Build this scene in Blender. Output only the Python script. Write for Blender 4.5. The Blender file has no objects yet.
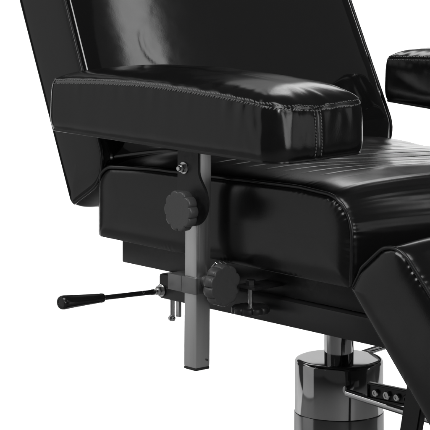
import bpy, bmesh, math, random
from mathutils import Vector, Matrix, noise
from math import sin, cos, pi, radians, exp, sqrt, atan2

random.seed(4)
scene = bpy.context.scene
col = scene.collection

# ------------------------------------------------------------------ materials
def new_mat(name):
    m = bpy.data.materials.new(name)
    m.use_nodes = True
    nt = m.node_tree
    return m, nt, nt.nodes['Principled BSDF']

def link(nt, a, b):
    nt.links.new(a, b)

def vinyl(name, base=(.006, .006, .0061), rough=.18, wrinkle=.02, spec=.5, grain=.05, spread=.04):
    m, nt, b = new_mat(name)
    b.inputs['Base Color'].default_value = (*base, 1)
    b.inputs['Specular IOR Level'].default_value = spec
    tc = nt.nodes.new('ShaderNodeTexCoord')
    n1 = nt.nodes.new('ShaderNodeTexNoise'); n1.inputs['Scale'].default_value = 9; n1.inputs['Detail'].default_value = 3
    n2 = nt.nodes.new('ShaderNodeTexNoise'); n2.inputs['Scale'].default_value = 480; n2.inputs['Detail'].default_value = 1
    n3 = nt.nodes.new('ShaderNodeTexNoise'); n3.inputs['Scale'].default_value = 38; n3.inputs['Detail'].default_value = 5
    for n in (n1, n2, n3):
        link(nt, tc.outputs['Object'], n.inputs['Vector'])
    mr = nt.nodes.new('ShaderNodeMapRange')
    mr.inputs['From Min'].default_value = .3; mr.inputs['From Max'].default_value = .7
    mr.inputs['To Min'].default_value = rough - spread * .6; mr.inputs['To Max'].default_value = rough + spread
    link(nt, n3.outputs['Fac'], mr.inputs['Value'])
    link(nt, mr.outputs['Result'], b.inputs['Roughness'])
    b1 = nt.nodes.new('ShaderNodeBump'); b1.inputs['Strength'].default_value = wrinkle; b1.inputs['Distance'].default_value = .02
    b3 = nt.nodes.new('ShaderNodeBump'); b3.inputs['Strength'].default_value = wrinkle * .55; b3.inputs['Distance'].default_value = .004
    b2 = nt.nodes.new('ShaderNodeBump'); b2.inputs['Strength'].default_value = grain; b2.inputs['Distance'].default_value = .0007
    link(nt, n1.outputs['Fac'], b1.inputs['Height'])
    link(nt, n3.outputs['Fac'], b3.inputs['Height'])
    link(nt, n2.outputs['Fac'], b2.inputs['Height'])
    link(nt, b1.outputs['Normal'], b3.inputs['Normal'])
    link(nt, b3.outputs['Normal'], b2.inputs['Normal'])
    link(nt, b2.outputs['Normal'], b.inputs['Normal'])
    return m

def simple(name, base, rough, metal=0., spec=.5, var=.06, scale=60, bump=0., stretch=None):
    m, nt, b = new_mat(name)
    b.inputs['Metallic'].default_value = metal
    b.inputs['Specular IOR Level'].default_value = spec
    tc = nt.nodes.new('ShaderNodeTexCoord')
    mp = nt.nodes.new('ShaderNodeMapping')
    if stretch: mp.inputs['Scale'].default_value = stretch
    n = nt.nodes.new('ShaderNodeTexNoise'); n.inputs['Scale'].default_value = scale; n.inputs['Detail'].default_value = 4
    link(nt, tc.outputs['Object'], mp.inputs['Vector']); link(nt, mp.outputs['Vector'], n.inputs['Vector'])
    mr = nt.nodes.new('ShaderNodeMapRange')
    mr.inputs['From Min'].default_value = .3; mr.inputs['From Max'].default_value = .7
    mr.inputs['To Min'].default_value = max(.02, rough - var); mr.inputs['To Max'].default_value = rough + var
    link(nt, n.outputs['Fac'], mr.inputs['Value']); link(nt, mr.outputs['Result'], b.inputs['Roughness'])
    mx = nt.nodes.new('ShaderNodeMixRGB')
    mx.inputs['Color1'].default_value = (*[c * .85 for c in base], 1)
    mx.inputs['Color2'].default_value = (*[min(1, c * 1.12) for c in base], 1)
    link(nt, n.outputs['Fac'], mx.inputs['Fac']); link(nt, mx.outputs['Color'], b.inputs['Base Color'])
    if bump:
        bp = nt.nodes.new('ShaderNodeBump'); bp.inputs['Strength'].default_value = bump; bp.inputs['Distance'].default_value = .0006
        link(nt, n.outputs['Fac'], bp.inputs['Height']); link(nt, bp.outputs['Normal'], b.inputs['Normal'])
    return m

M = {
    'vinyl': vinyl('black_vinyl'),
    'vinyl_back': vinyl('black_vinyl_backrest', wrinkle=.012, rough=.065, grain=.004, spread=.015),
    'vinyl_seat': vinyl('black_vinyl_seat', wrinkle=.02, rough=.22),
    'vinyl_arm': vinyl('black_vinyl_armrest', wrinkle=.02, rough=.17),
    'piping': simple('piping_vinyl', (.012, .012, .0125), .22, scale=90, var=.05),
    'thread': simple('stitch_thread', (.13, .13, .13), .36, scale=300),
    'black_metal': simple('black_coated_metal', (.012, .012, .0125), .34, scale=160, bump=.12),
    'bracket': simple('bracket_paint', (.013, .013, .0135), .42, scale=200, bump=.1),
    'post': simple('grey_post_metal', (.72, .72, .72), .34, metal=.94, scale=170, var=.06, stretch=(1, 1, .03), bump=.35),
    'clamp': simple('dark_clamp_metal', (.24, .24, .242), .34, metal=.6, scale=120, bump=.1),
    'plastic': simple('knob_plastic', (.068, .068, .0685), .34, scale=420, bump=.35, var=.05),
    'grip': simple('grip_plastic', (.010, .010, .010), .16, scale=60, var=.03),
    'pump_chrome': simple('pump_chrome', (.46, .46, .462), .07, metal=1, scale=14, var=.025),
    'chrome': simple('chrome', (.74, .74, .745), .07, metal=1, scale=14, var=.025),
    'chrome_dark': simple('smoked_chrome', (.30, .30, .303), .14, metal=1, scale=26, var=.05, stretch=(1, 1, .15)),
    'bolt': simple('bolt_steel', (.72, .72, .72), .2, metal=1, scale=200),
    'cap': simple('post_end_cap', (.02, .02, .02), .5, scale=200),
}

for k in ('pump_chrome', 'chrome_dark'):   # a dark edge tint, put in to dim white reflections along the rims
    M[k].node_tree.nodes['Principled BSDF'].inputs['Specular Tint'].default_value = (.45, .45, .45, 1)

# ------------------------------------------------------------------ mesh helpers
def make(name, verts, faces, mat, parent=None, smooth=True, sharp=None, loc=None):
    me = bpy.data.meshes.new(name)
    me.from_pydata([tuple(v) for v in verts], [], faces)
    bm = bmesh.new(); bm.from_mesh(me)
    bmesh.ops.recalc_face_normals(bm, faces=bm.faces)
    bm.to_mesh(me); bm.free()
    return _link(name, me, mat, parent, smooth, sharp, loc)

def _link(name, me, mat, parent, smooth=True, sharp=None, loc=None):
    me.materials.append(mat)
    if smooth:
        for p in me.polygons: p.use_smooth = True
        if sharp: me.set_sharp_from_angle(angle=radians(sharp))
    o = bpy.data.objects.new(name, me)
    col.objects.link(o)
    if parent is not None:
        o.parent = parent
        if loc is None and parent.type == 'EMPTY':
            o.location = -parent.location
    if loc is not None: o.location = loc
    return o

def from_bm(name, bm, mat, parent=None, smooth=True, sharp=32, loc=None):
    me = bpy.data.meshes.new(name)
    bmesh.ops.recalc_face_normals(bm, faces=bm.faces)
    bm.to_mesh(me); bm.free()
    return _link(name, me, mat, parent, smooth, sharp, loc)

def bm_box(bm, lo, hi, bevel=.001, seg=2, mat4=None):
    r = bmesh.ops.create_cube(bm, size=1)
    vs = r['verts']
    for v in vs:
        v.co = Vector([lo[i] + (v.co[i] + .5) * (hi[i] - lo[i]) for i in range(3)])
    if bevel:
        es = list({e for v in vs for e in v.link_edges})
        g = bmesh.ops.bevel(bm, geom=es, offset=bevel, segments=seg, profile=.6, affect='EDGES')
        vs = list({v for f in g['faces'] for v in f.verts} | {v for v in vs if v.is_valid})
    if mat4 is not None:
        bmesh.ops.transform(bm, matrix=mat4, verts=[v for v in vs if v.is_valid])

def frame_to(axis):
    return Vector((0, 0, 1)).rotation_difference(Vector(axis).normalized()).to_matrix().to_4x4()

def bm_lathe(bm, prof, origin, axis, n=48, lobe=None):
    """prof: list of (radius, height) along axis; closed with caps when the radius is 0."""
    T = Matrix.Translation(origin) @ frame_to(axis)
    rings = []
    for ent in prof:
        r, h = ent[:2]; lw = ent[2] if len(ent) > 2 else 1
        if r <= 1e-7:
            rings.append([bm.verts.new(T @ Vector((0, 0, h)))])
        else:
            ring = []
            for i in range(n):
                a = 2 * pi * i / n
                rr = r * (1 + (lobe(a) - 1) * lw if lobe else 1)
                ring.append(bm.verts.new(T @ Vector((rr * cos(a), rr * sin(a), h))))
            rings.append(ring)
    for A, B in zip(rings, rings[1:]):
        if len(A) == 1 and len(B) == 1: continue
        for i in range(n):
            j = (i + 1) % n
            if len(A) == 1: bm.faces.new((A[0], B[i], B[j]))
            elif len(B) == 1: bm.faces.new((A[i], A[j], B[0]))
            else: bm.faces.new((A[i], A[j], B[j], B[i]))

def bm_rod(bm, a, b, r, n=20, r2=None, ch=.0006):
    a = Vector(a); b = Vector(b); L = (b - a).length
    r2 = r if r2 is None else r2
    bm_lathe(bm, [(0, 0), (r - ch, 0), (r, ch), (r2, L - ch), (r2 - ch, L), (0, L)], a, b - a, n)

def bm_tube_path(bm, pts, r, n=8, closed=True, rs=None):
    """a round tube along a closed or open list of points"""
    m = len(pts); rings = []
    up = None
    for i in range(m):
        p = pts[i]
        t = (pts[(i + 1) % m] - pts[i - 1]) if closed or 0 < i < m - 1 else (pts[1] - pts[0] if i == 0 else pts[-1] - pts[-2])
        t.normalize()
        if up is None:
            up = t.orthogonal().normalized()
        else:
            up = (up - t * up.dot(t)).normalized()
        w = t.cross(up)
        rr = rs[i] if rs else r
        rings.append([bm.verts.new(p + rr * (cos(2 * pi * k / n) * up + sin(2 * pi * k / n) * w)) for k in range(n)])
    for i in range(m if closed else m - 1):
        A, B = rings[i], rings[(i + 1) % m]
        sh = 0
        if closed and i == m - 1:   # match the twist
            sh = min(range(n), key=lambda s: (A[0].co - B[s].co).length)
        for k in range(n):
            bm.faces.new((A[k], A[(k + 1) % n], B[(k + 1 + sh) % n], B[(k + sh) % n]))
    if not closed:
        bm.faces.new(rings[0]); bm.faces.new(list(reversed(rings[-1])))

def roundpoly(pts, seg=10):
    """polygon corners (x, z, radius) -> smooth outline"""
    out = []
    n = len(pts)
    for i in range(n):
        p = Vector(pts[i][:2]); r = pts[i][2]
        a = Vector(pts[i - 1][:2]) - p; b = Vector(pts[(i + 1) % n][:2]) - p
        la, lb = a.length, b.length; a.normalize(); b.normalize()
        ang = a.angle(b)
        t = min(r / math.tan(ang / 2), la * .48, lb * .48)
        r = t * math.tan(ang / 2)
        c = p + (a + b).normalized() * (r / sin(ang / 2))
        s, e = p + a * t - c, p + b * t - c
        k = max(2, seg)
        tot = s.angle(e) if s.length > 1e-9 else 0
        for j in range(k + 1):
            f = j / k
            if tot < 1e-4: v = s.lerp(e, f)
            else: v = (sin((1 - f) * tot) * s + sin(f * tot) * e) / sin(tot)
            out.append(c + v)
    return out

def resample(poly, n):
    L = [0]
    m = len(poly)
    for i in range(m): L.append(L[-1] + (poly[(i + 1) % m] - poly[i]).length)
    tot = L[-1]; out = []; j = 0
    for k in range(n):
        s = tot * k / n
        while L[j + 1] < s: j += 1
        f = (s - L[j]) / max(1e-12, L[j + 1] - L[j])
        out.append(poly[j].lerp(poly[(j + 1) % m], f))
    return out, tot

def smoothstep(a, b, x):
    t = min(1, max(0, (x - a) / (b - a))); return t * t * (3 - 2 * t)

def nz(x, y, z=0.):
    return noise.noise(Vector((x, y, z)))

# ------------------------------------------------------------------ a piped cushion: profile in X-Z, width along Y
def cushion(name, poly, ymap, n, m, crown, mat, parent, seed=0, side_bulge=.006, pucker=.0011, extra=None, zdrop=None,
            pipe_r=.0023, pucker_w=None, side_pucker=.0012, side_w=None, side_roll=.0085, para=.45, roll=.035, pipe_w=None):
    P, tot = resample(roundpoly(poly), n)
    area = sum(P[i].x * P[(i + 1) % n].y - P[(i + 1) % n].x * P[i].y for i in range(n))
    sg = 1 if area > 0 else -1
    N = []
    for i in range(n):
        t = (P[(i + 1) % n] - P[i - 1]).normalized()
        N.append(Vector((t.y, -t.x)) * sg)
    arc = [tot * i / n for i in range(n)]
    # non-uniform stations over the width, denser at the seams
    S = [.5 - .5 * cos(pi * (j / (m - 1))) * (1) for j in range(m)]
    S = [.55 * s + .45 * (j / (m - 1)) for j, s in enumerate(S)]
    verts, faces = [], []
    def zd(s): return zdrop(s) if zdrop else 0
    def ridge(a, k):
        w = sin(a * 2 * pi / .0095 + 7 * nz(a * 30 + k * 17.3, seed * 3.7)) * (.12 + 1.3 * max(0, nz(a * 31, seed + 9.1 * k)))
        return w
    for j, s in enumerate(S):
        e = min(s, 1 - s)
        for i in range(n):
            p, nn = P[i], N[i]
            y0, y1 = ymap(p.y)
            W = y1 - y0
            d = e * W
            bul = 1 - exp(-d / roll)
            c = crown(nn, p) * (bul * (1 - para) + para * (1 - (2 * s - 1) ** 2))
            # a soft roll inside the seam, then puckers fading away from it
            c += -.0016 * (pipe_w(nn) if pipe_w else 1) * exp(-(d / .004) ** 2)
            wgt = pucker_w(nn, p) if pucker_w else 1
            c += pucker * wgt * ridge(arc[i], 0 if s < .5 else 1) * exp(-d / .009) * (1 - exp(-d / .002))
            y = y0 + s * W
            q = Vector((p.x + nn.x * c, y, p.y + nn.y * c + zd(s)))
            if extra: q = extra(q, nn, s, d, c)
            verts.append(q)
    for j in range(m - 1):
        for i in range(n):
            k = (i + 1) % n
            faces.append((j * n + i, j * n + k, (j + 1) * n + k, (j + 1) * n + i))
    # side panels
    cx = sum(p.x for p in P) / n; cz = sum(p.y for p in P) / n
    lo = Vector((min(p.x for p in P), min(p.y for p in P))); hi = Vector((max(p.x for p in P), max(p.y for p in P)))
    T = [0, .012, .028, .05, .075, .10, .13, .17, .22, .29, .38, .49, .62, .76, .88, .97, .9995]
    for side in (0, 1):
        base = (0 if side == 0 else (m - 1) * n)
        prev = [base + i for i in range(n)]
        sgn = -1 if side == 0 else 1
        for t in T[1:]:
            ring = []
            for i in range(n):
                p = P[i]
                c = skeleton(p, poly, cx, cz)
                q = p.lerp(c, t)
                y0, y1 = ymap(q.y)
                dist = (q - p).length
                b = side_bulge * (1 - exp(-dist / side_roll))
                b += side_pucker * ridge(arc[i], 5 + side) * (side_w(p) if side_w else 1) * exp(-(dist / .0055) ** 2) * (1 - exp(-dist / .002))
                b -= .0012 * (pipe_w(N[i]) if pipe_w else 1) * exp(-(dist / .003) ** 2)
                b += .0006 * nz(q.x * 9 + seed, q.y * 9, 3 + side) * (1 - exp(-dist / .03))
                ring.append(len(verts))
                verts.append(Vector((q.x, (y0 if side == 0 else y1) + sgn * b, q.y + zd(side))))
            for i in range(n):
                k = (i + 1) % n
                faces.append((prev[i], prev[k], ring[k], ring[i]))
            prev = ring
    o = make(name, verts, faces, mat, parent)
    # piping: one part of the cushion, a cord along each edge
    for side in (0, 1):
        bm = bmesh.new()
        pts = []; rs = []
        for i in range(0, n, max(1, n // 260)):
            p, nn = P[i], N[i]
            kw = pipe_w(nn) if pipe_w else 1
            pr = pipe_r * (.26 + .74 * kw); rs.append(pr)
            y0, y1 = ymap(p.y)
            w = .0003 * nz(arc[i] * 60, seed + side)
            pts.append(Vector((p.x + nn.x * (pr * .7 * (kw - .5) + w * kw), (y0 - pr * .7 * (kw - .4)) if side == 0 else (y1 + pr * .7 * (kw - .4)), p.y + nn.y * (pr * .7 * (kw - .5) + w * kw) + zd(side))))
        bm_tube_path(bm, pts, pipe_r, 10, True, rs)
        # the flat welt beside the cord, where the cord is sewn in
        from_bm('piping', bm, M['piping'], o, sharp=None)
    return o

def skeleton(p, poly, cx, cz):
    """the point of the panel's long middle line nearest to an outline point"""
    a, b = SK[id(poly)]
    d = b - a
    t = max(0, min(1, (p - a).dot(d) / d.length_squared))
    return a + d * t
SK = {}

# ------------------------------------------------------------------ the chair
chair = bpy.data.objects.new('treatment_chair', None)
col.objects.link(chair)
chair.location = (-.05, .285, 0)
chair['label'] = 'black vinyl treatment chair with padded armrests, grey armrest post and chrome hydraulic pump'
chair['category'] = 'chair'

# --- backrest
bk = [(-.2743, .5655, .006), (-.1985, .611, .045), (-.456, 1.25, .04), (-.549, 1.21, .03)]
SK[id(bk)] = (Vector((-.262, .622)), Vector((-.475, 1.17)))
def back_extra(q, nn, s, d, c):
    # folds at the foot of the backrest, towards the far side
    if nn.x > .5:
        w = smoothstep(.80, .66, q.z) * smoothstep(.36, .50, q.y)
        f = nz(q.y * 7 + q.z * 6, q.z * 42 - q.y * 16, 2.2)
        q.x += .0034 * w * f
        w2 = smoothstep(.70, .64, q.z) * smoothstep(.05, .15, q.y)
        q.x += .0028 * w2 * nz(q.y * 8, q.z * 34, 7.7)
    if nn.x > .5 and q.y < .2:   # a small crescent crease in the near part
        dd = sqrt((q.y - .143) ** 2 + ((q.z - .777) * .95) ** 2)
        q.x -= .00013 * exp(-((dd - .027) / .0045) ** 2) * smoothstep(.150, .128, q.y) * smoothstep(.802, .788, q.z)
    return q
backrest = cushion('backrest', bk, lambda z: (.010, .555 - .0865 * (z - .61)), 560, 130,
                   lambda nn, p: .012 * max(0, nn.x) ** 1.5 + .004 * max(0, -nn.x) + .010 * max(0, -nn.y), M['vinyl_back'], chair, seed=1,
                   side_bulge=.0015, extra=back_extra, pucker=.0004, side_pucker=.0008, para=.12, roll=.012, pipe_w=lambda nn: smoothstep(.0, .5, nn.x),
                   side_w=lambda p: smoothstep(-.24, -.20, p.x + .404 * (p.y - .645)))

# --- seat
st = [(-.2050, .534, .005), (-.2050, .624, .030), (-.10, .6325, .3), (.175, .6405, .25), (.2625, .6355, .042), (.2612, .5325, .006)]
SK[id(st)] = (Vector((-.155, .583)), Vector((.208, .585)))
def seat_extra(q, nn, s, d, c):
    if nn.y > .55:
        # sewn channels run across the seat
        w = smoothstep(.045, .075, d) * smoothstep(-.07, -.05, q.x) * smoothstep(.195, .17, q.x)
        u = (q.x + .002 * nz(q.y * 5, 1.5)) / .0320
        g = abs(u - round(u)) * .0320
        q.z -= w * (.0006 * exp(-(g / .0011) ** 2) + .0001 * exp(-(g / .005) ** 2))
        # creases near the back and far side
        w2 = smoothstep(.02, -.13, q.x) * smoothstep(.05, .15, d)
        q.z += .0018 * w2 * nz(q.x * 26 + q.y * 8, q.y * 15 - q.x * 9, 4.4)
        w3 = smoothstep(.26, .40, q.y)
        q.z += .0015 * w3 * nz(q.x * 13 - q.y * 7, q.y * 22 + q.x * 4, 8.4)
        q.z += .010 * smoothstep(-.09, -.17, q.x) * smoothstep(.30, .46, q.y) - .004 * smoothstep(-.1, .05, q.x) * smoothstep(.2, .4, q.y)
        q.z -= .006 * exp(-((q.x - .07) / .08) ** 2 - ((q.y - .27) / .13) ** 2)
    if nn.x > .5:
        q.x += .0004 * nz(q.y * 12, q.z * 20, 6.1) * smoothstep(0, .03, d)
    return q
seat = cushion('seat', st, lambda z: (0.0, .553), 1080, 110,
               lambda nn, p: .020 * max(0, nn.y) ** 2 + .014 * max(0, nn.x) ** 2 + .003 * max(0, -nn.x), M['vinyl_seat'], chair, seed=2,
               side_bulge=.0062, side_roll=.0090, extra=seat_extra, zdrop=lambda s: -.030 * s, pucker=.0006, pipe_w=lambda nn: smoothstep(-.7, -.2, nn.y) * smoothstep(-1.02, -.8, nn.x), side_w=lambda p: .25 + 1.6 * smoothstep(.1, .2, p.x) * smoothstep(.545, .58, p.y),
               pucker_w=lambda nn, p: 1 + 1.2 * smoothstep(.12, .25, p.x), side_pucker=.0010)

# --- leg rest
lg = [(.2612, .5318, .003), (.2765, .5555, .05), (.3315, .6000, .034), (.60, .3240, .03), (.515, .2560, .02)]
SK[id(lg)] = (Vector((.327, .530)), Vector((.520, .333)))
def leg_extra(q, nn, s, d, c):
    q.x += .0015 * nz(q.y * 12, q.z * 16, 3.3) * smoothstep(0, .04, d) * max(0, nn.x)
    return q
legrest = cushion('legrest', lg, lambda z: (0.0, .553), 460, 70,
                  lambda nn, p: .016 * max(0, nn.x * .7 + nn.y * .7) ** 1.5, M['vinyl'], chair, seed=3,
                  side_bulge=.005, extra=leg_extra, pucker=.0006, side_pucker=.0008, pipe_w=lambda nn: smoothstep(-.45, .1, nn.x * .7 + nn.y * .7), side_w=lambda p: .15 + 1.3 * smoothstep(.30, .34, p.x))

# --- armrest: stitched pad, plan outline extruded with a domed top
def arm_outline(n):
    # local frame: x along the pad, y across; origin at the pad's middle, z = 0 at its underside
    L, W = .2140, .0780
    pts = [(-L - .0055, -W, .016), (L - .002, -W, .030), (L, -.01, .25), (L - .006, W, .026), (-L - .002, W, .018)]
    return resample(roundpoly(pts, 14), n)
SEAM = [(-.23, .0605), (-.193, .0641), (-.112, .0705), (-.02, .0742), (.04, .0738), (.108, .0722), (.166, .0700), (.190, .0674), (.230, .0640)]
def seam_z(x, y):
    z = 0; wt = 0        # a smooth curve through the measured heights
    for dx in (-.02, -.01, 0, .01, .02):
        xx = min(max(x + dx, -.2299), .2299)
        for (xa, za), (xb, zb) in zip(SEAM, SEAM[1:]):
            if xa <= xx <= xb:
                z += za + (zb - za) * (xx - xa) / (xb - xa); break
    z /= 5
    return z - .0040 * smoothstep(.14, .21, x) * smoothstep(-.070, -.01, y)
def build_armrest(loc, rotz, seed):
    n = 620
    P, tot = arm_outline(n)
    N = []
    for i in range(n):
        t = (P[(i + 1) % n] - P[i - 1]).normalized(); N.append(Vector((t.y, -t.x)))
    def skel(p):
        a = Vector((-.136, 0)); b = Vector((.134, 0)); d = b - a
        t = max(0, min(1, (p - a).dot(d) / d.length_squared)); return a + d * t
    verts, faces = [], []
    rings = []
    arc = [tot * i / n for i in range(n)]
    def corner(i):   # how close the outline point lies to the front near corner
        p = P[i]; return exp(-((p.x - .190) ** 2 + (p.y + .060) ** 2) / .03 ** 2)
    # underside, rolled lower edge, band
    def add(fn):
        r = []
        for i in range(n):
            r.append(len(verts)); verts.append(fn(i))
        rings.append(r)
    for t in (.9, .5, .15):
        add(lambda i, t=t: Vector((*P[i].lerp(skel(P[i]), t), .003)))
    add(lambda i: Vector((*(P[i] - N[i] * .004), .0012)))
    add(lambda i: Vector((*(P[i] - N[i] * .0016), -.0002)))
    add(lambda i: Vector((*(P[i] - N[i] * .0005), .0003)))
    add(lambda i: Vector((*(P[i] - N[i] * .0003), .0013)))
    add(lambda i: Vector((*(P[i] - N[i] * .0010), .0021)))
    rows = 30
    fseam = .5 * (arc[min(range(n), key=lambda i: (P[i] - Vector((.213, -.0165))).length)] * 2)
    for k in range(1, rows + 1):
        f = k / rows
        def band(i, f=f):
            zs = seam_z(P[i].x, P[i].y)
            b = .0042 * (1 - (2 * f - 1) ** 4) * (.5 + .5 * (1 - f)) - .0008
            b += .0014 * corner(i) * nz(arc[i] * 95, f * 2.2, seed) * sin(pi * min(1, f * 1.02))
            b += .0007 * nz(arc[i] * 75, f * 1.2, seed + 4) * exp(-(1 - f) / .20) * (1 - exp(-(1 - f) / .03)) * (1 + 2.2 * smoothstep(0, .2, P[i].x))
            b += .0005 * nz(arc[i] * 40, f * 1.5, seed + 8) * exp(-f / .3)
            if P[i].x > .18:   # vertical seam on the front end
                sx = arc[i] - fseam + .004 * (f - .5) ** 2
                b -= .0012 * exp(-(sx / .0014) ** 2)
                b += .0010 * exp(-((abs(sx) - .006) / .003) ** 2)
            q = P[i] + N[i] * b
            return Vector((q.x, q.y, (.0022 + (zs - .0022) * f)))
        add(band)
    # seam groove then the domed top
    add(lambda i: Vector((*(P[i] - N[i] * .0016), seam_z(P[i].x, P[i].y) + .0006)))
    for t in (.03, .055, .085, .12, .165, .22, .28, .35, .43, .52, .62, .72, .82, .91):
        def top(i, t=t):
            q = P[i].lerp(skel(P[i]), t)
            zs = seam_z(q.x, q.y)
            dist = (q - P[i]).length
            uu = min(1, abs(q.x + .003) / .218); vv = min(1, abs(q.y) / .079)
            h = .0138 * (1 - exp(-dist / .009)) * (.30 + .70 * sqrt((1 - vv ** 2.4) * (1 - uu ** 5)))
            h += .0014 * nz(arc[i] * 55, t * 3, seed + 12) * exp(-dist / .012) * (1 - exp(-dist / .002)) * (1 + 1.5 * smoothstep(.05, .2, q.x))
            h += .0009 * nz(q.x * 16, q.y * 24, seed + 20) * smoothstep(.05, .3, t)
            h += .0012 * (1 - exp(-dist / .004))
            return Vector((q.x, q.y, zs + .0006 + h))
        add(top)
    for A, B in zip(rings, rings[1:]):
        for i in range(n):
            k = (i + 1) % n; faces.append((A[i], A[k], B[k], B[i]))
    faces.append(tuple(rings[-1])); faces.append(tuple(reversed(rings[0])))
    o = make('armrest', verts, faces, M['vinyl_arm'], chair, loc=Vector(loc) - chair.location)
    o.rotation_euler = (0, 0, rotz)
    # stitches: a row just above and a row just below the seam, and two rows beside the front seam
    bm = bmesh.new()
    def stitch(c, t, L, r):
        T = Matrix.Translation(c) @ frame_to(t)
        rs = []
        for (rr, h) in ((.35, -.5), (.95, -.28), (1, 0), (.95, .28), (.35, .5)):
            rs.append([bm.verts.new(T @ Vector((r * rr * cos(a * pi / 3), r * rr * sin(a * pi / 3), h * L))) for a in range(6)])
        for A, B in zip(rs, rs[1:]):
            for k in range(6): bm.faces.new((A[k], A[(k + 1) % 6], B[(k + 1) % 6], B[k]))
        bm.faces.new(rs[0]); bm.faces.new(list(reversed(rs[-1])))
    pitch = .0046
    ns = int(tot / pitch)
    band_top = rings[8 + rows - 2]; top_low = rings[8 + rows + 1]
    for (ring, off, tilt) in ((band_top, .0002, .25), (top_low, .0002, -.25)):
        for k in range(ns):
            i = int(n * k / ns) % n
            j = (i + 3) % n
            a, b = verts[ring[i]], verts[ring[j]]
            nn = Vector((N[i].x, N[i].y, .5)).normalized()
            side = 1 if P[i].y < -.05 else 0
            heavy = side * smoothstep(-.15, .0, P[i].x)
            tdir = (b - a).normalized() + Vector((0, 0, tilt * (1 + 2.2 * heavy) + random.uniform(-.1, .1)))
            drop = Vector((0, 0, (-.0009 if tilt < 0 else .0006) * heavy))
            stitch((a + b) / 2 + nn * off + drop + Vector((0, 0, random.uniform(-.0002, .0002))), tdir, .0033 + .0011 * heavy, .00066 + .00034 * heavy)
    isx = min(range(n), key=lambda i: abs(arc[i] - fseam))
    for dx in (-2, 3):
        for r in range(9, 8 + rows - 2, 2):
            i = (isx + dx) % n
            a = verts[rings[r][i]]; b = verts[rings[r + 1][i]]
            stitch((a + b) / 2 + Vector((N[i].x, N[i].y, 0)) * .0002, (b - a).normalized() + Vector((0, random.uniform(-.3, .1), 0)), .0034, .0007)
    from_bm('stitching', bm, M['thread'], o, sharp=None)
    return o
build_armrest((.0070, -.0020, .6790), 0, 1)
build_armrest((.029, .566, .6690), radians(-10), 31)

# --- frame under the cushions
def frame_bar(name, boxes, mat, sharp=32, parent=chair):
    bm = bmesh.new()
    for lo, hi, bv in boxes: bm_box(bm, lo, hi, bv)
    return from_bm(name, bm, mat, parent, sharp=sharp)
frame_bar('seat_frame', [((-.1938, .030, .4972), (.262, .058, .5300), .0025), ((-.1938, .492, .4972), (.262, .520, .5300), .0025),
                         ((-.1935, .0585, .4985), (-.168, .4915, .5290), .002), ((.20, .0585, .4985), (.226, .4915, .5290), .002)], M['black_metal'])
frame_bar('base_rail', [((-.1056, .018, .4645), (.345, .046, .4965), .0036), ((-.1056, .504, .4645), (.345, .532, .4965), .003),
                        ((-.02, .0465, .466), (.02, .5035, .4950), .002), ((-.12 + .02, .0465, .466), (-.075, .5035, .4950), .002)], M['black_metal'])
frame_bar('pump_plate', [((-.13, .215, .4510), (.03, .355, .4640), .002)], M['black_metal'])

# --- armrest posts with bracket, knob, sleeve and clamp knob (near and far side)
def lobes(k, amp):
    return lambda a: 1 + amp * (sqrt(abs(cos(k * a / 2))) - .75)
def knob_bm(bm, face_c, axis, r, depth, hub=True):
    """lobed clamping knob; face_c is the centre of its outer face, axis points outward"""
    ax = Vector(axis).normalized()
    base = Vector(face_c) - ax * depth
    prof = [(0, 0), (r * .62, 0, .1), (r * .80, 0, .7), (r * .93, depth * .08), (r * .985, depth * .2), (r, depth * .5), (r * .99, depth * .86),
            (r * .965, depth * .95), (r * .925, depth * .995), (r * .86, depth, .75), (r * .74, depth * .99, .15), (r * .5, depth * .985, 0), (0, depth * .98)]
    bm_lathe(bm, prof, base, ax, 240, lobes(10, .135))
    if hub: bm_rod(bm, base - ax * .008, base + ax * .001, r * .46, 32)

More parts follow.
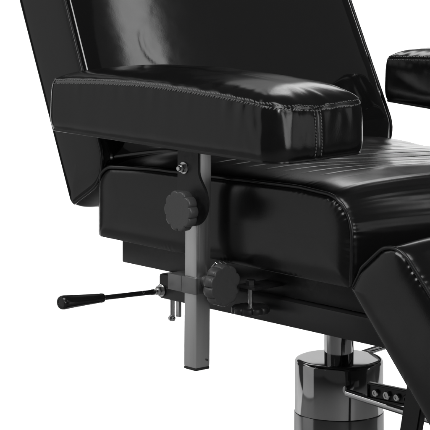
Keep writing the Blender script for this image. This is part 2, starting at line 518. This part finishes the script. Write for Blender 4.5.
def armrest_support(mirror):
    Y = (lambda y: y) if not mirror else (lambda y: .560 - y)
    sgn = -1 if not mirror else 1
    def bx(bm, x0, x1, y0, y1, z0, z1, bv, m4=None):
        a, b = sorted((Y(y0), Y(y1)))
        bm_box(bm, (x0, a, z0), (x1, b, z1), bv, 2, m4)
    pc = Vector((.0270, Y(-.0335), .49))
    lean = Matrix.Translation(pc) @ Matrix.Rotation(radians(.75), 4, 'Y') @ Matrix.Translation(-pc)
    bm = bmesh.new(); bx(bm, .0157, .0383, -.0450, -.0220, .4070, .6815, .0016, lean)
    post = from_bm('armrest_post', bm, M['post'], chair)
    bm = bmesh.new(); bx(bm, .0159, .0381, -.0448, -.0222, .4038, .4072, .0008, lean)
    from_bm('end_cap', bm, M['cap'], post)
    bm = bmesh.new(); bm_rod(bm, (.0390, Y(-.0272), .4155), (.0376, Y(-.0272), .4155), .0013, 12)
    from_bm('rivet', bm, M['cap'], post)
    # bracket plate: a neck widening into a round foot
    cx, cz, R = .0345, .6125, .0300
    out = [(.0085, .6900), (.0480, .6900), (.0480, .6500)]
    for k in range(10):
        a = radians(58 - k * 0); f = k / 9
        out.append((.0480 + (cx + R * .94 - .0480) * (f * f * (3 - 2 * f)), .6500 - (.6500 - (cz + R * .30)) * f))
    for k in range(1, 40):
        a = radians(18 - k * 216 / 40); out.append((cx + R * cos(a), cz + R * sin(a)))
    for k in range(10):
        f = k / 9
        out.append((cx - R * .94 + (.0085 - cx + R * .94) * (f * f * (3 - 2 * f)), cz + R * .30 + (.6450 - cz - R * .30) * f))
    bm = bmesh.new()
    y1, y0 = Y(-.0462), Y(-.0502)
    A = [bm.verts.new((x, y0, z)) for x, z in out]; B = [bm.verts.new((x, y1, z)) for x, z in out]
    bm.faces.new(A); bm.faces.new(list(reversed(B)))
    for i in range(len(out)):
        j = (i + 1) % len(out); bm.faces.new((A[i], A[j], B[j], B[i]))
    bmesh.ops.remove_doubles(bm, verts=bm.verts, dist=1e-6)
    bmesh.ops.recalc_face_normals(bm, faces=bm.faces)
    es = [e for e in bm.edges if len(e.link_faces) == 2 and e.calc_face_angle(0) > 1.0 and abs(e.verts[0].co.y - e.verts[1].co.y) < 1e-6]
    bmesh.ops.bevel(bm, geom=es, offset=.0007, segments=2, affect='EDGES')
    br = from_bm('bracket', bm, M['bracket'], chair, sharp=38)
    # hex bolt with washer
    bm = bmesh.new()
    by = Y(-.0502)
    bc = Vector((.0215, by, .6525))
    ax = Vector((0, sgn, 0))
    bm_lathe(bm, [(0, 0), (.0074, 0), (.0076, .0005), (.0076, .0012), (.0071, .0016), (0, .0016)], bc, ax, 40)
    bm_lathe(bm, [(0, 0), (.0056, 0), (.0056, .0042), (.0047, .0051), (0, .0051)], bc + ax * .0016, ax, 6)
    bm_lathe(bm, [(0, 0), (.0032, 0), (.0032, .0032), (.0024, .0040), (0, .0040)], bc + ax * .0067, ax, 24)
    from_bm('bolt', bm, M['bolt'], br, sharp=25)
    # knob clamping the bracket
    bm = bmesh.new(); knob_bm(bm, (.0352, Y(-.0738), .6035), ax, .0247, .0150)
    k1 = from_bm('knob', bm, M['plastic'], chair, sharp=40)
    # sleeve round the post and its arm to the rail
    bm = bmesh.new()
    bx(bm, -.0110, .0150, -.0490, .0176, .4985, .5185, .0012)
    bx(bm, .0152, .0420, -.0492, -.0457, .4982, .5188, .0012)
    bx(bm, .0392, .0422, -.0454, -.0180, .4984, .5186, .001)
    bx(bm, .0152, .0390, -.0208, -.0178, .4984, .5186, .001)
    from_bm('post_sleeve', bm, M['clamp'], chair)
    bm = bmesh.new(); knob_bm(bm, (.0800, Y(-.0340), .5135), (1, 0, 0), .0250, .0165)
    bm_rod(bm, (.0420, Y(-.0340), .5135), (.064, Y(-.0340), .5135), .0080, 28)
    from_bm('knob', bm, M['plastic'], chair, sharp=40)
    bm = bmesh.new()   # made-up bright zigzag wire, standing in for glints above the sleeve
    zz = [(.0420, -.0250, .5195), (.0440, -.0250, .5300), (.0475, -.0240, .5335), (.0520, -.0252, .5372), (.0545, -.0235, .5348), (.0590, -.0250, .5388),
          (.0625, -.0230, .5362), (.0660, -.0248, .5398), (.0700, -.0235, .5380)]
    bm_tube_path(bm, [Vector((x, Y(y), z)) for x, y, z in zz], .0011, 8, False)
    from_bm('glint_wire', bm, M['bolt'], post, sharp=30)
armrest_support(False)
armrest_support(True)

# --- round hand wheel under the seat on its upright screw
bm = bmesh.new()
knob_bm(bm, (.0960, -.0080, .4800), (0, 0, -1), .0230, .0085, False)
hw = from_bm('hand_wheel', bm, M['bracket'], chair, sharp=40)
bm = bmesh.new(); bm_rod(bm, (.0960, -.0080, .4880), (.0960, -.0080, .5160), .0032, 20)
from_bm('screw', bm, M['bolt'], hw)
bm = bmesh.new(); bm_box(bm, (.0835, -.0180, .5100), (.1140, .0298, .5140), .001)
bm_lathe(bm, [(0, 0), (.0062, 0), (.0062, .005), (.0050, .006), (0, .006)], (.0960, -.0080, .5142), (0, 0, 1), 6)
from_bm('screw_tab', bm, M['black_metal'], hw)

# --- recline lever
bm = bmesh.new()
a = Vector((-.1045, .0150, .4735)); b = Vector((-.1050, -.1440, .4802)); d = (b - a).normalized()
g0 = a + d * .0905
bm_lathe(bm, [(0, 0), (.0034, 0), (.0036, .0012), (.0036, .010), (.0031, .013), (.0031, .088), (.0034, .09), (0, .0905)], a, d, 24)
lever = from_bm('recline_lever', bm, M['black_metal'], chair, sharp=35)
bm = bmesh.new()
bm_lathe(bm, [(0, 0), (.0052, 0), (.0058, .0008), (.0060, .004), (.0056, .0062), (.0060, .0085), (.0066, .022), (.0078, .046), (.0086, .058),
              (.0088, .0635), (.0084, .0665), (.0075, .0682), (.0050, .0686), (.0046, .0680), (0, .0680)], g0, d, 48)
from_bm('grip', bm, M['grip'], lever, sharp=50)
bm = bmesh.new(); bm_lathe(bm, [(0, 0), (.0018, 0), (.0015, .0006), (0, .0008)], a + d * .026 + Vector((.0024, 0, .0018)), (.7, -.2, .6), 12)
from_bm('rivet', bm, M['bolt'], lever)
# clevis bolt where the lever meets the rail
bm = bmesh.new()
bm_lathe(bm, [(0, 0), (.0078, 0), (.0082, .0006), (.0082, .0018), (.0076, .0023), (0, .0023)], (-.1000, .0179, .4752), (0, -1, 0), 40)
bm_lathe(bm, [(0, 0), (.0062, 0), (.0062, .0045), (.0052, .0056), (0, .0056)], (-.1000, .0156, .4752), (0, -1, 0), 6)
bm_lathe(bm, [(0, 0), (.0033, 0), (.0033, .0025), (.0026, .0032), (0, .0032)], (-.1000, .0100, .4752), (0, -1, 0), 24)
from_bm('bolt', bm, M['bolt'], lever, sharp=25)

# --- latch pin hanging under the rail
bm = bmesh.new()
bm_rod(bm, (-.0925, .030, .4655), (-.0925, .030, .4405), .0032, 24)
bm_lathe(bm, [(0, 0), (.0030, 0), (.0046, .001), (.0050, .0035), (.0042, .006), (.0020, .0072), (0, .0074)], (-.0920, .0295, .4425), (0, -.3, -1), 28)
pin = from_bm('latch_pin', bm, M['chrome'], chair, sharp=40)
bm = bmesh.new(); bm_box(bm, (-.0862, .030, .4420), (-.0795, .034, .4660), .0008)
from_bm('pin_plate', bm, M['post'], pin)

# --- hydraulic pump
pc = (-.046, .285)
bm = bmesh.new()
R = .0594
bm_lathe(bm, [(0, 0), (R, 0), (R, .0645), (R - .0005, .0670), (R - .0018, .0688), (R - .0040, .0698), (R - .0075, .0701), (0, .0701)],
         (*pc, .2880), (0, 0, 1), 128)
pump = from_bm('hydraulic_pump', bm, M['pump_chrome'], chair, sharp=50)
bm = bmesh.new()
bm_lathe(bm, [(R - .004, .2878), (R - .0002, .2878), (R + .0006, .2872), (R + .0008, .2860), (R + .0018, .050), (.075, .040), (.21, .022), (.245, .016), (.250, .008), (.250, 0), (0, 0)],
         (*pc, 0), (0, 0, 1), 128)
from_bm('pump_base', bm, M['chrome_dark'], pump, sharp=40)
bm = bmesh.new()
bm_lathe(bm, [(0, -.001), (.0198, -.001), (.0198, .0935), (0, .0935)], (*pc, .3581), (0, 0, 1), 64)
from_bm('piston', bm, M['pump_chrome'], pump, sharp=40)

# --- pedal rod, link plate, strut and slanting support bar beside the pump
bm = bmesh.new()
bm_rod(bm, (.0120, .2425, .3278), (.270, .2415, .3145), .0053, 24)
prod = from_bm('pedal_rod', bm, M['chrome'], chair, sharp=40)
bm = bmesh.new(); bm_box(bm, (.245, .19, .307), (.275, .30, .321), .004)
from_bm('pedal', bm, M['plastic'], prod)

bm = bmesh.new()
T = Matrix.Translation((.098, .222, .3460)) @ Matrix.Rotation(radians(-1.5), 4, 'Y')
L = .056; r = .0108
out = [(-.024, -r), (L - r, -r)] + [(L - r + r * cos(a), r * sin(a)) for a in [radians(-90 + 15 * k) for k in range(1, 12)]] + [(L - r, r), (-.024, r)]
A = [bm.verts.new(T @ Vector((x, -.002, z))) for x, z in out]; B = [bm.verts.new(T @ Vector((x, .002, z))) for x, z in out]
bm.faces.new(A); bm.faces.new(list(reversed(B)))
for i in range(len(out)):
    j = (i + 1) % len(out); bm.faces.new((A[i], A[j], B[j], B[i]))
# raised rim round the plate
rim = [T @ Vector((x, -.0035, z * .86)) for x, z in out]
bm_tube_path(bm, rim, .0016, 8)
lp = from_bm('link_plate', bm, M['black_metal'], chair, sharp=40)
for x, rr, six in ((-.010, .0050, 24), (.010, .0064, 6), (.028, .0050, 24), (.0455, .0066, 24)):
    bm = bmesh.new()
    c = T @ Vector((x, -.0022, -.001))
    bm_lathe(bm, [(0, 0), (rr, 0), (rr, .0030), (rr * .8, .0042), (rr * .45, .0042), (rr * .4, .0032), (0, .0032)], c, (0, -1, 0), six)
    from_bm('bolt', bm, M['bolt'] if x < .04 else M['black_metal'], lp, sharp=25)

bm = bmesh.new()
bm_rod(bm, (-.075, .350, .3475), (.16, .350, .4400), .0046, 20)
from_bm('gas_strut', bm, M['chrome'], chair, sharp=40)

bm = bmesh.new()
top = Vector((.1800, .2120, .420)); bot = Vector((.1330, .2120, .200))
d = (bot - top).normalized(); side = Vector((0, 1, 0)).cross(d).normalized()
w = .0150
def bar_pt(p, s, y): q = p + side * s * w; return Vector((q.x, q.y + y, q.z))
vs = []
for p in (top, bot):
    for s, y in ((-1, -.006), (1, -.006), (1, .006), (-1, .006)): vs.append(bm.verts.new(bar_pt(p, s, y)))
for f in ((0, 1, 2, 3), (7, 6, 5, 4), (0, 4, 5, 1), (1, 5, 6, 2), (2, 6, 7, 3), (3, 7, 4, 0)): bm.faces.new([vs[i] for i in f])
bmesh.ops.bevel(bm, geom=list(bm.edges), offset=.0018, segments=2, affect='EDGES')
bm_box(bm, (.10, .2050, .410), (.30, .2190, .4300), .002)
bm_box(bm, (.14, .2050, .4300), (.17, .2190, .4640), .002)
from_bm('support_bar', bm, M['black_metal'], chair)

# ------------------------------------------------------------------ white sweep behind the chair
Fv = Vector((-sin(radians(48)), cos(radians(48)), 0)); Rv = Vector((cos(radians(48)), sin(radians(48)), 0))
prof = [(.60, 0), (1.2, 0)]
for k in range(1, 13):
    a = radians(90 * k / 12); prof.append((1.2 + .8 * sin(a), .8 - .8 * cos(a)))
prof.append((2.0, .95))
verts, faces = [], []
nx = 12
for (dd, z) in prof:
    for i in range(nx + 1):
        p = Vector((-.05, .285, 0)) + Fv * dd + Rv * (-1.8 + 3.6 * i / nx); verts.append((p.x, p.y, z - .001))
for j in range(len(prof) - 1):
    for i in range(nx):
        a = j * (nx + 1) + i; faces.append((a, a + 1, a + nx + 2, a + nx + 1))
bd = make('backdrop', verts, faces, simple('white_sweep', (.86, .86, .86), .8, spec=.1, scale=6))
bd['kind'] = 'structure'
verts, faces = [], []
for dd in (-4.5, .60 + .02):
    for rr in (-4, 4):
        p = Vector((-.05, .285, -.004)) + Fv * dd + Rv * rr; verts.append(p)
fl = make('floor', verts, [(0, 1, 3, 2)], simple('studio_floor', (.22, .22, .22), .6, spec=.3, scale=8))
fl['kind'] = 'structure'

# ------------------------------------------------------------------ lamps
w = bpy.data.worlds.new('World'); scene.world = w; w.use_nodes = True
w.node_tree.nodes['Background'].inputs['Color'].default_value = (1, 1, 1, 1)
w.node_tree.nodes['Background'].inputs['Strength'].default_value = .045

def area(name, loc, target, sx, sy, power, spread=180, color=(1, 1, 1)):
    l = bpy.data.lights.new(name, 'AREA'); l.shape = 'RECTANGLE'; l.size = sx; l.size_y = sy; l.energy = power; l.color = color
    l.spread = radians(spread)
    o = bpy.data.objects.new(name, l); col.objects.link(o); o.location = loc
    d = (Vector(target) - Vector(loc)).normalized()
    o.rotation_euler = d.to_track_quat('-Z', 'Y').to_euler()
    return o
ctr = Vector((-.05, .285, 0))
# the sweep's own lamps, turned away from the chair
area('sweep_lamp', ctr + Fv * .75 + Vector((0, 0, 1.9)), ctr + Fv * 1.75 + Vector((0, 0, .2)), 2.8, .7, 47, 140)
# soft boxes
def soft(name, loc, target, up, sx, sy, power):
    """a soft box whose long side follows 'up'"""
    o = area(name, loc, target, sx, sy, power)
    z = (Vector(loc) - Vector(target)).normalized()
    y = (Vector(up) - z * Vector(up).dot(z)).normalized()
    o.rotation_euler = Matrix((y.cross(z), y, z)).transposed().to_euler()
    return o
soft('strip_softbox', (1.075, 1.49, 1.816), (-.27, .09, .82), (-.375, 0, .927), .10, 1.3, 1.7)
soft('fill_softbox', (1.75, 2.6, 2.0), (0, .3, .8), (0, 0, 1), 2.0, 1.3, 1.0)
soft('top_softbox', (.55, -.15, 2.3), (.1, .15, .6), (1, 0, 0), .7, 1.0, 12)
soft('side_softbox', (-1.1, -1.0, .64), (0, 0, .5), (0, 0, 1), 1.15, 1.25, 1.75)
soft('left_top_softbox', (-1.6, -.7, 1.8), (0, 0, .55), (0, 1, 0), .8, 1.5, 4)
soft('near_top_softbox', (-.5, -1.7, 1.95), (.15, 0, .62), (0, 0, 1), .9, .7, 15)
soft('key_softbox', (2.4, -1.2, 2.0), (0, .05, .68), (0, 0, 1), .55, 1.4, 30)
soft('front_softbox', (2.45, -.20, .80), (.15, 0, .65), (0, 0, 1), .55, .9, 5.0)
soft('right_softbox', (2.25, 1.15, .70), (.2, 0, .68), (0, 0, 1), 1.7, .75, 2.3)
soft('rim_softbox', tuple(ctr + Fv * 1.7 + Vector((0, 0, 1.55))), tuple(ctr + Vector((0, 0, .35))), Rv, .35, .9, 2.7)

# ------------------------------------------------------------------ camera
cam = bpy.data.cameras.new('camera'); co = bpy.data.objects.new('camera', cam); col.objects.link(co)
co.location = (2.33236, -2.07989, 1.10)
co.rotation_euler = (radians(90), 0, radians(48))
cam.sensor_width = 36; cam.lens = 36 * 2500 / 430
cam.shift_y = -411 / 430
cam.clip_end = 100
scene.camera = co

scene.render.engine = 'CYCLES'
scene.cycles.use_denoising = True
scene.cycles.max_bounces = 8
scene.view_settings.view_transform = 'Standard'
scene.view_settings.look = 'None'
scene.view_settings.exposure = 0
